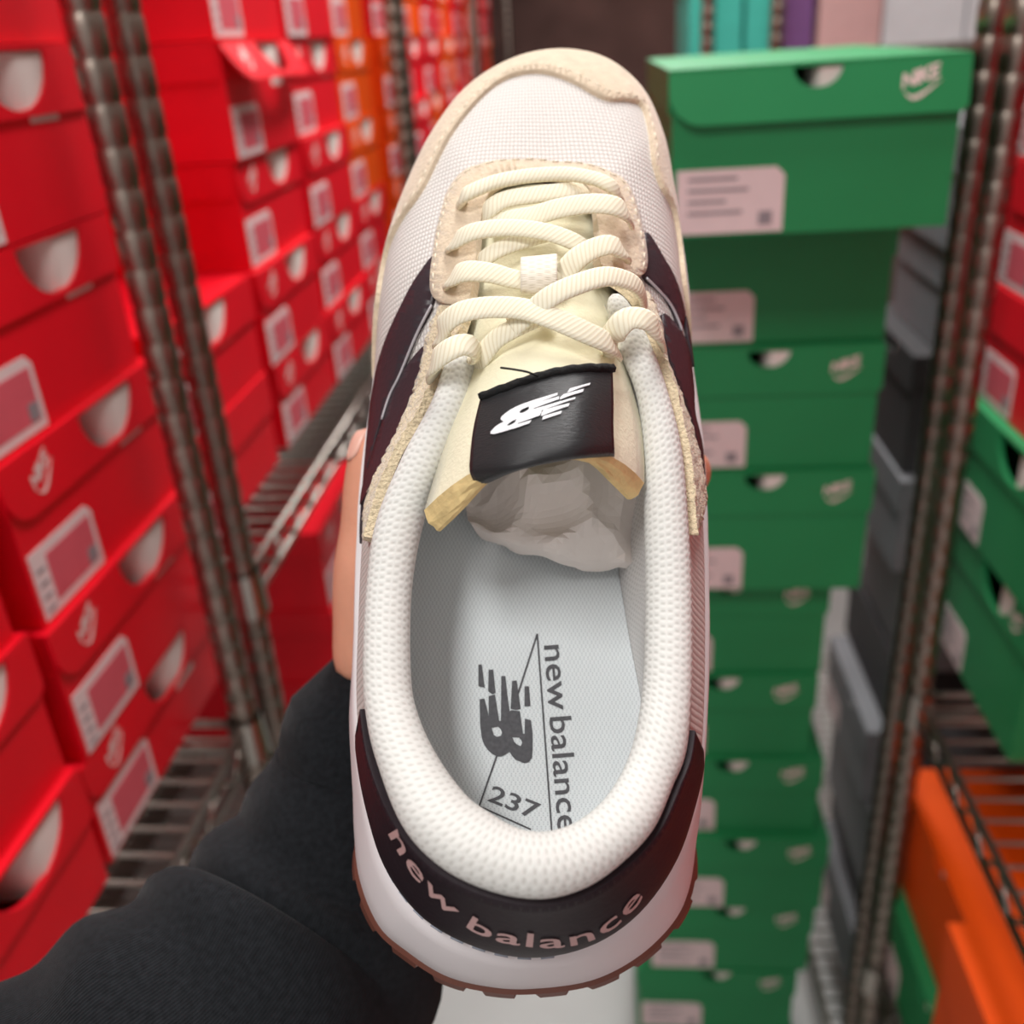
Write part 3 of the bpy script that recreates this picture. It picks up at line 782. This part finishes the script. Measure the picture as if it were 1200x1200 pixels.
for i in range(NRW - 1):
    for k in range(16):
        a, b, c, d = i * 17 + k, i * 17 + k + 1, (i + 1) * 17 + k + 1, (i + 1) * 17 + k
        fs.append((a, b, c, d)); fs.append((n0 + a, n0 + d, n0 + c, n0 + b))
    a, d = i * 17, (i + 1) * 17; fs.append((a, d, n0 + d, n0 + a))
    a, d = i * 17 + 16, (i + 1) * 17 + 16; fs.append((d, a, n0 + a, n0 + d))
tongue = mesh('tongue', V, fs, m_tongue, sneaker, True)
TONGUE = BVHTree.FromPolygons(V, fs)
# foam showing at the cut end of the tongue
fv = []; ff = []
for k in range(17):
    p = cols[k][NRW - 1]; q = p - tn(NRW - 1, k) * .0046
    q = q - Vector((0, .0036 * min(1, max(0, (abs(k - 8) - 4) / 2.5)), 0))
    dy = (cols[k][NRW - 1] - cols[k][NRW - 2]).normalized()
    for j in range(6):
        t = j / 5; e = math.sin(PI * t) * .0012
        pt = p.lerp(q, t) + dy * (e + .0002); pt += Vector((noise.noise(pt * 700), noise.noise(pt * 700 + Vector((5, 5, 5))), noise.noise(pt * 600))) * .0006
        if j in (0, 5): pt = p.lerp(q, t)
        fv.append(pt)
for k in range(16):
    for j in range(5): ff.append((k * 6 + j, (k + 1) * 6 + j, (k + 1) * 6 + j + 1, k * 6 + j + 1))
foam_o = mesh('foam', fv, ff, m_foam, tongue, False); foam_o['label'] = 'raw yellow foam at the cut end of the tongue'
# woven label folded over the tongue's end
def bil(rowsp, nx, ny):
    cs = []
    for r in rowsp: cs.append(spline([S(*p) for p in r], nx))
    return [spline([c[k] for c in cs], ny) for k in range(len(cs[0]))]
lab = bil([[(563, 466, .0865), (600, 452, .0905), (645, 438, .0915), (684, 432, .0905), (718, 432, .0855)],
           [(555, 500, .0880), (598, 488, .0935), (645, 475, .0955), (684, 470, .0945), (719, 468, .0880)],
           [(551, 532, .0890), (598, 524, .0955), (645, 512, .0975), (684, 505, .0965), (719, 503, .0895)],
           [(551, 555, .0885), (598, 548, .0955), (645, 535, .0975), (684, 528, .0965), (720, 524, .0895)],
           [(561, 570, .0840), (603, 553, .0925), (648, 542, .0945), (684, 537, .0935), (720, 535, .0865)],
           [(569, 566, .0760), (606, 550, .0845), (648, 540, .0865), (684, 535, .0855), (718, 533, .0790)]], 6, 6)
nx, ny = len(lab), len(lab[0])
V = [lab[i][j] for i in range(nx) for j in range(ny)]
fs = [(i * ny + j, i * ny + j + 1, (i + 1) * ny + j + 1, (i + 1) * ny + j) for i in range(nx - 1) for j in range(ny - 1)]
wl = mesh('woven_label', V, fs, m_satin, tongue, True); wl['label'] = 'black satin label folded over the end of the tongue'
md = wl.modifiers.new('thick', 'SOLIDIFY'); md.thickness = .0007; md.offset = -1
LABEL = BVHTree.FromPolygons(V, fs)
ribbon_path([lab[i][0] + Vector((0, 0, .0002)) + Vector((0, .00015, 0)) * math.sin(i * 2.1) for i in range(nx)], .0012, m_edge, 'label_hem', wl)
thr = [S(587, 431, .092), S(602, 433, .0955), (S(618, 436, .0955)), S(630, 441, .0935)]
ribbon_path(spline(thr, 5), .00028, m_edge, 'loose_thread', wl, 5)

# ---- flat prints laid on a surface
def cast(bvh, x, y, off):
    for k in range(40):
        hit, nrm, idx, d = bvh.ray_cast(CAM_L, rayL(x, y))
        if hit is not None:
            if nrm.dot(CAM_L - hit) < 0: nrm = -nrm
            return hit + nrm * off
        x += (630 - x) * .004; y += (700 - y) * .004
    return S(x, y, .05)
def decal(name, bvh, geos, m, parent, off=.0004):
    V = []; Fs = []
    for vs_, fs_ in geos:
        b0 = len(V)
        V += [cast(bvh, p[0], p[1], off) for p in vs_]; Fs += [[b0 + i for i in f] for f in fs_]
    return mesh(name, V, Fs, m, parent)
LG_BODY = [(160, 398), (188, 394), (202, 450), (214, 500), (213, 380), (250, 370), (262, 450), (275, 525), (285, 525), (286, 390), (287, 262), (310, 262), (322, 370), (335, 470), (345, 462), (395, 467), (405, 535), (414, 600), (424, 600), (425, 512), (460, 520), (470, 600), (470, 690), (466, 740), (448, 766), (420, 772), (370, 752), (350, 730), (335, 705), (305, 725), (285, 733), (262, 733), (232, 717), (205, 692), (185, 660), (172, 620), (163, 540)]
LG_HOLES = [[(230, 565), (268, 558), (283, 572), (292, 592), (286, 612), (262, 618), (243, 606)], [(352, 620), (390, 622), (403, 637), (410, 655), (400, 672), (378, 662), (362, 645)]]
LG_BARS = [[(155, 195), (172, 195), (187, 330), (155, 322)], [(215, 225), (238, 225), (250, 362), (233, 368), (213, 352)], [(353, 290), (376, 288), (396, 455), (372, 460), (345, 454)], [(425, 322), (447, 322), (455, 438), (425, 440)]]
def fat(b, k):
    cx = sum(p[0] for p in b) / len(b); return [(cx + (p[0] - cx) * k, p[1]) for p in b]
def logo(fn, step, k=1.15):
    out = [cdt(LG_BODY, step, LG_HOLES)] + [cdt(fat(b, k), step) for b in LG_BARS]
    return [([fn(p[0], p[1]) for p in v], f) for v, f in out]
decal('label_emblem', LABEL, logo(lambda x, y: (540 + (905 - .206 * (x - 155) - 1.101 * (y - 195)) / 6, 420 + (182 + .578 * (x - 155) + .3236 * (y - 195)) / 6), 26, 1.5), m_lab_white, wl, .0004)
INSB = BVHTree.FromPolygons([(p[0], p[1], IH) for p in ov], of)
geos = logo(lambda x, y: (530 + .2 * x, 740 + .2 * y), 200)
def seg(a, b, wd):
    a = Vector(a); b = Vector(b); n_ = (b - a).normalized(); n_ = Vector((-n_.y, n_.x)) * wd / 2
    return ([a - n_, a + n_, b + n_, b - n_], [[0, 1, 2, 3]])
geos += [seg((629.5, 743), (646.5, 975), 1.9), seg((629.5, 743), (607, 813), 1.9), seg((582, 886), (561.5, 945), 1.9), seg((561, 944.5), (622, 972), 1.9)]
def flat_text(s, p0, p1, height, size=1.0, bold=0, space=1.0):
    """text with its baseline from p0 to p1 (pixels), x-height letters `height` tall"""
    v, f = text_geo(s, 1.0, 0, space, bold); x0 = min(p.x for p in v); x1 = max(p.x for p in v)
    a = Vector(p0); b = Vector(p1); e = (b - a); ln = e.length; e.normalize(); u_ = Vector((e.y, -e.x))
    return ([a + e * ((p.x - x0) / (x1 - x0) * ln) + u_ * (p.y * height) for p in v], f)
geos.append(flat_text('new balance', (637.5, 757), (654, 975), 37, bold=.006))
geos.append(flat_text('237', (571, 938), (627, 960.5), 28, bold=.012))
decal('insole_print', INSB, geos, m_ink, sneaker, .0003)
# lettering round the heel
CTR = BVHTree.FromPolygons([v.co.copy() for v in counter.data.vertices], [tuple(p.vertices) for p in counter.data.polygons])
path = spline([Vector(p) for p in [(462, 974), (471, 991), (489, 1020), (512, 1047), (540, 1073), (565, 1088), (591, 1097), (638, 1103), (677, 1099), (708, 1086), (734, 1064), (748, 1046)]], 12)
acc = [0]
for a, b in zip(path, path[1:]): acc.append(acc[-1] + (b - a).length)
def on_path(s):
    s = min(max(s, 0), acc[-1] - 1e-4); i = 0
    while acc[i + 1] < s: i += 1
    t = (s - acc[i]) / (acc[i + 1] - acc[i]); e = (path[i + 1] - path[i]).normalized()
    return path[i].lerp(path[i + 1], t), e
v, f = text_geo('new balance', 1.0, 0, 1.08, .012)
x0 = min(p.x for p in v); x1 = max(p.x for p in v); V = []
for p in v:
    q, e = on_path((p.x - x0) / (x1 - x0) * acc[-1]); u_ = Vector((e.y, -e.x)); V.append(q + u_ * ((p.y - .28) * 22.5))
decal('heel_lettering', CTR, [(V, f)], m_rose, counter, .0003)

# ---- laces: flattened cords
def lace(pts, wd, th=.0017, parent=None):
    P = [S(x, y, h) for x, y, h in pts]; wds = [wd] * len(P) if not isinstance(wd, list) else wd
    P4 = spline([Vector((p.x, p.y, p.z, q)) for p, q in zip(P, wds)], 8)
    C_ = [Vector(p[:3]) for p in P4]; n = 12; V = []; U = []; L = 0
    for i, c in enumerate(C_):
        t = (C_[min(i + 1, len(C_) - 1)] - C_[max(i - 1, 0)]).normalized()
        if i: L += (c - C_[i - 1]).length
        tocam = Vector((c.x * 6, 0, 1)).normalized()
        a = t.cross(tocam).normalized(); b = a.cross(t).normalized()
        hw = P4[i][3] / 2
        for k in range(n):
            an = 2 * PI * k / n; cx, sx = math.cos(an), math.sin(an)
            V.append(c + a * hw * math.copysign(abs(cx) ** .7, cx) + b * th / 2 * math.copysign(abs(sx) ** .7, sx)); U.append((L, math.cos(an) * hw))
    Fs = [(i * n + k, i * n + (k + 1) % n, (i + 1) * n + (k + 1) % n, (i + 1) * n + k) for i in range(len(C_) - 1) for k in range(n)]
    Fs += [tuple(range(n))[::-1], tuple((len(C_) - 1) * n + k for k in range(n))]
    o = mesh('lace', V, Fs, m_lace, sneaker, True, U)
    return o
Z = .0035
lace([(541, 240, .066), (544, 230, .0705), (556, 223, .072), (582, 213, .0725), (621, 206, .0725), (663, 204, .0725), (695, 209, .0725), (714, 217, .072), (723, 226, .0695), (725, 233, .066)], .0044, .0022)
lace([(566, 258, .066), (573, 246, .0700), (592, 234, .0715), (628, 228, .0720), (664, 224, .0715), (684, 221, .067)], .0056)
lace([(572, 268, .0685), (596, 258, .0710), (625, 253, .0735), (652, 245, .0755), (686, 239, .0770), (715, 240, .0770), (731, 247, .0745), (738, 259, .069)], .0064)
lace([(529, 290, .0680), (535, 282, .0730), (557, 271, .0765), (597, 267, .0775), (640, 272, .0780), (672, 283, .0770), (690, 295, .0740)], .0054)
lace([(561, 314, .0700), (567, 304, .0735), (586, 292, .0750), (620, 280, .0745), (645, 273, .0735)], .0050)
lace([(730, 301, .0700), (728, 293, .0755), (714, 287, .0785), (694, 292, .0790), (675, 304, .0790), (662, 320, .0775), (655, 332, .0765)], .0062)
lace([(528, 333, .0700), (531, 325, .0750), (547, 318, .0785), (575, 320, .0795), (607, 328, .0790), (640, 330, .0780), (660, 322, .0770)], [.0056, .0062, .0064, .006, .0056, .0056, .0054])
tb = bil([[(611, 301, .0785), (632, 299, .0795), (652, 297, .0785)], [(610, 304, .0815), (632, 302, .0820), (653, 300, .0815)], [(610, 322, .0835), (632, 321, .0840), (653, 319, .0835)], [(610, 341, .0815), (632, 343, .0820), (653, 340, .0815)], [(611, 344, .078), (632, 345, .0785), (652, 343, .078)]], 5, 5)
nx, ny = len(tb), len(tb[0]); V = [tb[i][j] for i in range(nx) for j in range(ny)]
o = mesh('lace_tab', V, [(i * ny + j, i * ny + j + 1, (i + 1) * ny + j + 1, (i + 1) * ny + j) for i in range(nx - 1) for j in range(ny - 1)], m_tab, sneaker, True, [(p.x, p.y) for p in V])
md = o.modifiers.new('thick', 'SOLIDIFY'); md.thickness = .0007; md.offset = -1
lace([(518, 402, .0720), (517, 390, .0785), (525, 376, .0825), (543, 365, .0850), (575, 360, .0860), (612, 362, .0870), (648, 373, .0880), (685, 389, .0870), (713, 402, .0835), (722, 412, .077)], .0062)
lace([(600, 384, .0835), (622, 366, .0865), (646, 347, .0890), (677, 333, .0890), (710, 324, .0870), (736, 329, .0830), (750, 340, .0785), (755, 357, .072)], .0058)
lace([(560, 432, .0735), (566, 417, .0785), (580, 399, .0815), (602, 385, .0835), (628, 373, .0835), (648, 366, .082)], .0054)
# loops round the front ends of the collar
lace([(509, 440, .0715), (509, 425, .0800), (523, 412, .0840), (541, 404, .0845), (555, 408, .0825), (561, 424, .0760), (559, 438, .071)], .0062)
lace([(774, 402, .0715), (770, 388, .0800), (757, 375, .0840), (738, 373, .0850), (724, 384, .0840), (716, 402, .0790), (718, 420, .073)], .0062)

# ------------------------------------------------------------------ tissue stuffed in the toe
def tissue():
    nx, ny = 22, 15; V = []
    P = [[(536, 540, .052), (600, 520, .058), (660, 510, .060), (720, 505, .058), (765, 510, .052)],
         [(545, 590, .046), (600, 575, .056), (660, 565, .060), (715, 555, .056), (762, 560, .050)],
         [(554, 618, .041), (592, 617, .052), (650, 612, .057), (710, 605, .053), (762, 610, .046)],
         [(566, 628, .037), (598, 640, .045), (652, 650, .049), (705, 652, .046), (760, 655, .042)],
         [(572, 626, .034), (604, 645, .037), (655, 660, .039), (697, 666, .037), (756, 671, .036)]]
    g = bil(P, 7, 6)
    nx, ny = len(g), len(g[0])
    cm = W2S
    for i in range(nx):
        for j in range(ny):
            p = g[i][j]; q = p * 1.0
            e = min(i, nx - 1 - i, 4) / 4
            d = abs(noise.noise(p * 38 + Vector((3, 1, 0)))) * .020 + abs(noise.noise(p * 75 + Vector((1, 7, 2)))) * .006
            V.append(p + Vector((noise.noise(p * 160) * .0008, noise.noise(p * 150 + Vector((4, 4, 4))) * .0008, -d + .004)))
    fs = []
    for i in range(nx - 1):
        for j in range(ny - 1):
            a, b, c, d = i * ny + j, i * ny + j + 1, (i + 1) * ny + j + 1, (i + 1) * ny + j
            fs += [(a, b, c), (a, c, d)] if (i * 7 + j * 3) % 2 else [(a, b, d), (b, c, d)]
    o = mesh('tissue_paper', V, fs, M_TISSUE, None, False)
    o.matrix_world = M_SHOE
    tag(o, 'crumpled white tissue paper stuffed inside the sneaker under its tongue', 'tissue paper')
tissue()

# ------------------------------------------------------------------ the person's hand and sleeve
m_skin = mat('skin', (226, 160, 132), .5, spec=.35, var=.06, vscale=60, bump=.15, bscale=500)
MATS['skin'].node_tree.nodes['Principled BSDF'].inputs['Subsurface Weight'].default_value = .12
MATS['skin'].node_tree.nodes['Principled BSDF'].inputs['Subsurface Radius'].default_value = (.008, .003, .0015)
m_cloth = mat('charcoal_knit', (27, 29, 32), .95, spec=.1, sheen=.06, var=.3, vscale=500, bump=.35, bscale=1)
def knit_cloth():
    m = m_cloth; nt = m.node_tree
    tc = nt.nodes.new('ShaderNodeTexCoord')
    wv = nt.nodes.new('ShaderNodeTexWave'); wv.inputs['Scale'].default_value = 110; wv.inputs['Distortion'].default_value = 1.2; wv.inputs['Detail'].default_value = 2
    nt.links.new(tc.outputs['UV'], wv.inputs['Vector'])
    bp = next(n for n in nt.nodes if n.type == 'BUMP'); bp.inputs['Distance'].default_value = .0005
    nt.links.new(wv.outputs['Fac'], bp.inputs['Height'])
knit_cloth()
def CP(x, y, d):
    """point at distance d in front of the camera, in shoe coordinates"""
    return W2S @ (M_CAM @ Vector(((x - 600) / F * d, (600 - y) / F * d, -d)))
def hand():
    nodes = []; edges = []; rad = []
    def add(p, r, par=None):
        nodes.append(Vector(p)); rad.append(r if isinstance(r, tuple) else (r, r)); k = len(nodes) - 1
        if par is not None: edges.append((par, k))
        return k
    wrist = add(CP(462, 880, .330), (.027, .022))
    add(CP(455, 985, .335), (.031, .027), wrist); a = 1
    add(CP(380, 1120, .330), (.037, .034), a); add(CP(290, 1270, .325), (.040, .038), 2)
    p1 = add(CP(530, 795, .328), (.024, .016), wrist)
    p2 = add(CP(540, 715, .326), (.030, .013), p1)
    # thumb along the left edge of the sole
    t0 = add(CP(443, 735, .318), .0158, wrist); t1 = add(CP(431, 668, .313), .0131, t0); t1b = add(CP(436, 622, .311), .0108, t1); t2 = add(CP(438, 582, .310), .0111, t1b)
    t3 = add(CP(441, 540, .309), .0102, t2); t4 = add(CP(444, 515, .309), .0088, t3); add(CP(446, 502, .309), .0062, t4)
    # fingers under the sole, tips curling up at its right edge
    for (m0, m1, m2, m3, r) in (((548, 640, .326), (640, 560, .330), (745, 510, .327), (806, 500, .316), .0092), ((560, 670, .327), (655, 600, .331), (770, 555, .328), (826, 552, .309), .0095),
                                ((562, 705, .327), (660, 650, .331), (765, 615, .327), (822, 612, .307), .0090), ((552, 745, .327), (640, 710, .331), (735, 680, .327), (790, 675, .313), .0078)):
        k = add(CP(*m0), r * 1.2, p2); k = add(CP(*m1), r * 1.06, k); k = add(CP(*m2), r, k); k = add(CP(*m3), r * .82, k)
    me = bpy.data.meshes.new('person'); me.from_pydata([tuple(p) for p in nodes], edges, [])
    o = bpy.data.objects.new('person', me); COL.objects.link(o)
    sk = o.modifiers.new('skin', 'SKIN'); sk.use_smooth_shade = True
    for i, v in enumerate(me.skin_vertices[0].data): v.radius = rad[i]; v.use_root = (i == 0)
    su = o.modifiers.new('sub', 'SUBSURF'); su.levels = 2; su.render_levels = 2
    dg = bpy.context.evaluated_depsgraph_get(); m2 = bpy.data.meshes.new_from_object(o.evaluated_get(dg))
    o.modifiers.clear(); o.data = m2; m2.materials.clear(); m2.materials.append(m_skin)
    m2.polygons.foreach_set('use_smooth', [True] * len(m2.polygons))
    o.matrix_world = M_SHOE
    return o
person = hand()
tag(person, 'person\'s left hand and forearm in a charcoal sweatshirt sleeve, holding the sneaker from below', 'person')
def nail():
    # thumb nail: a thin curved plate on the outer side of the tip
    me = person.data
    T = BVHTree.FromPolygons([v.co.copy() for v in me.vertices], [tuple(p.vertices) for p in me.polygons])
    V = []; n = 9
    ax = (CP(444, 506, .309) - CP(440, 560, .309)).normalized()
    c = CP(442, 520, .309); out = (Vector((-.9, 0, .55)) - ax * ax.dot(Vector((-.9, 0, .55)))).normalized(); sd = ax.cross(out)
    for i in range(n):
        for k in range(n):
            a = (i / (n - 1) * 2 - 1); b = (k / (n - 1) * 2 - 1)
            q = c + ax * (a * .0062) + sd * (b * .0046 * math.sqrt(max(.12, 1 - abs(a) ** 4)))
            h, nn, ix, d = T.ray_cast(q + out * .03, -out)
            V.append((h if h is not None else q) + out * (.0005 - .0003 * b * b))
    o = mesh('thumb_nail', V, [(i * n + k, i * n + k + 1, (i + 1) * n + k + 1, (i + 1) * n + k) for i in range(n - 1) for k in range(n - 1)], mat('nail', (238, 186, 168), .3, spec=.5, var=.04, vscale=80), None, True)
    o.parent = person
    md = o.modifiers.new('thick', 'SOLIDIFY'); md.thickness = .0006; md.offset = 0
nail()
def sleeve():
    # rings along the forearm: centre (px, px, depth), radius, flattening; the mouth of the cuff first
    R = [((432, 858, .324), .0250, 0), ((430, 862, .324), .0270, 0), ((432, 895, .326), .0290, 1), ((420, 940, .327), .0320, 1), ((400, 995, .326), .0365, 1), ((378, 1045, .324), .0410, 1),
         ((352, 1105, .318), .0455, 2), ((305, 1172, .306), .0495, 3), ((240, 1237, .296), .0525, 3), ((165, 1298, .290), .0530, 3), ((85, 1358, .286), .0530, 2), ((0, 1420, .284), .0530, 2)]
    C_ = spline([Vector((*CP(*c), r)) for c, r, f in R], 6)
    n = 40; V = []; U = []; L = 0
    for i, c4 in enumerate(C_):
        c = Vector(c4[:3]); r = c4[3]
        t = (Vector(C_[min(i + 1, len(C_) - 1)][:3]) - Vector(C_[max(i - 1, 0)][:3])).normalized()
        if i: L += (c - Vector(C_[i - 1][:3])).length
        a = t.cross(Vector((0, 0, 1))).normalized(); b = a.cross(t)
        for k in range(n):
            an = 2 * PI * k / n
            d = a * math.cos(an) + b * math.sin(an) * .82
            wr = noise.noise((c + d * r) * 26) * .004 * min(1, i / 14) + .0022 * math.sin(i * .62 + math.sin(an * 1.0 + .6) * 2.4) * min(1, max(0, i - 12) / 16)
            V.append(c + d * (r + wr)); U.append((an / (2 * PI) * .24 * 4, L * 4))
    m_ = len(C_)
    fs = [(i * n + k, i * n + (k + 1) % n, (i + 1) * n + (k + 1) % n, (i + 1) * n + k) for i in range(m_ - 1) for k in range(n)]
    o = mesh('sleeve', V, fs, m_cloth, None, True, U)
    o.parent = person
    md = o.modifiers.new('thick', 'SOLIDIFY'); md.thickness = .0022; md.offset = -1
    return V, fs, o
sv, sf, so = sleeve()
SLV = BVHTree.FromPolygons(sv, sf)
pts = []
for x, y in [tuple(p) for p in spline([Vector(p) for p in [(268, 1072), (300, 1092), (330, 1120), (358, 1150), (380, 1178), (398, 1205)]], 8)]:
    pts.append(cast(SLV, x, y, .0004))
bm = bmesh.new()
for i in range(len(pts) - 1):
    a, b = pts[i], pts[i + 1]; d = (b - a); nrm = Vector((-d.y, d.x, 0)).normalized() * .0024
    add_rod(bm, a - nrm, b + nrm, .0007, 5); add_rod(bm, a + nrm, b - nrm, .0007, 5)
sm_ = bm_obj('sleeve_seam', bm, m_cloth, so, True); sm_['kind'] = 'stuff'
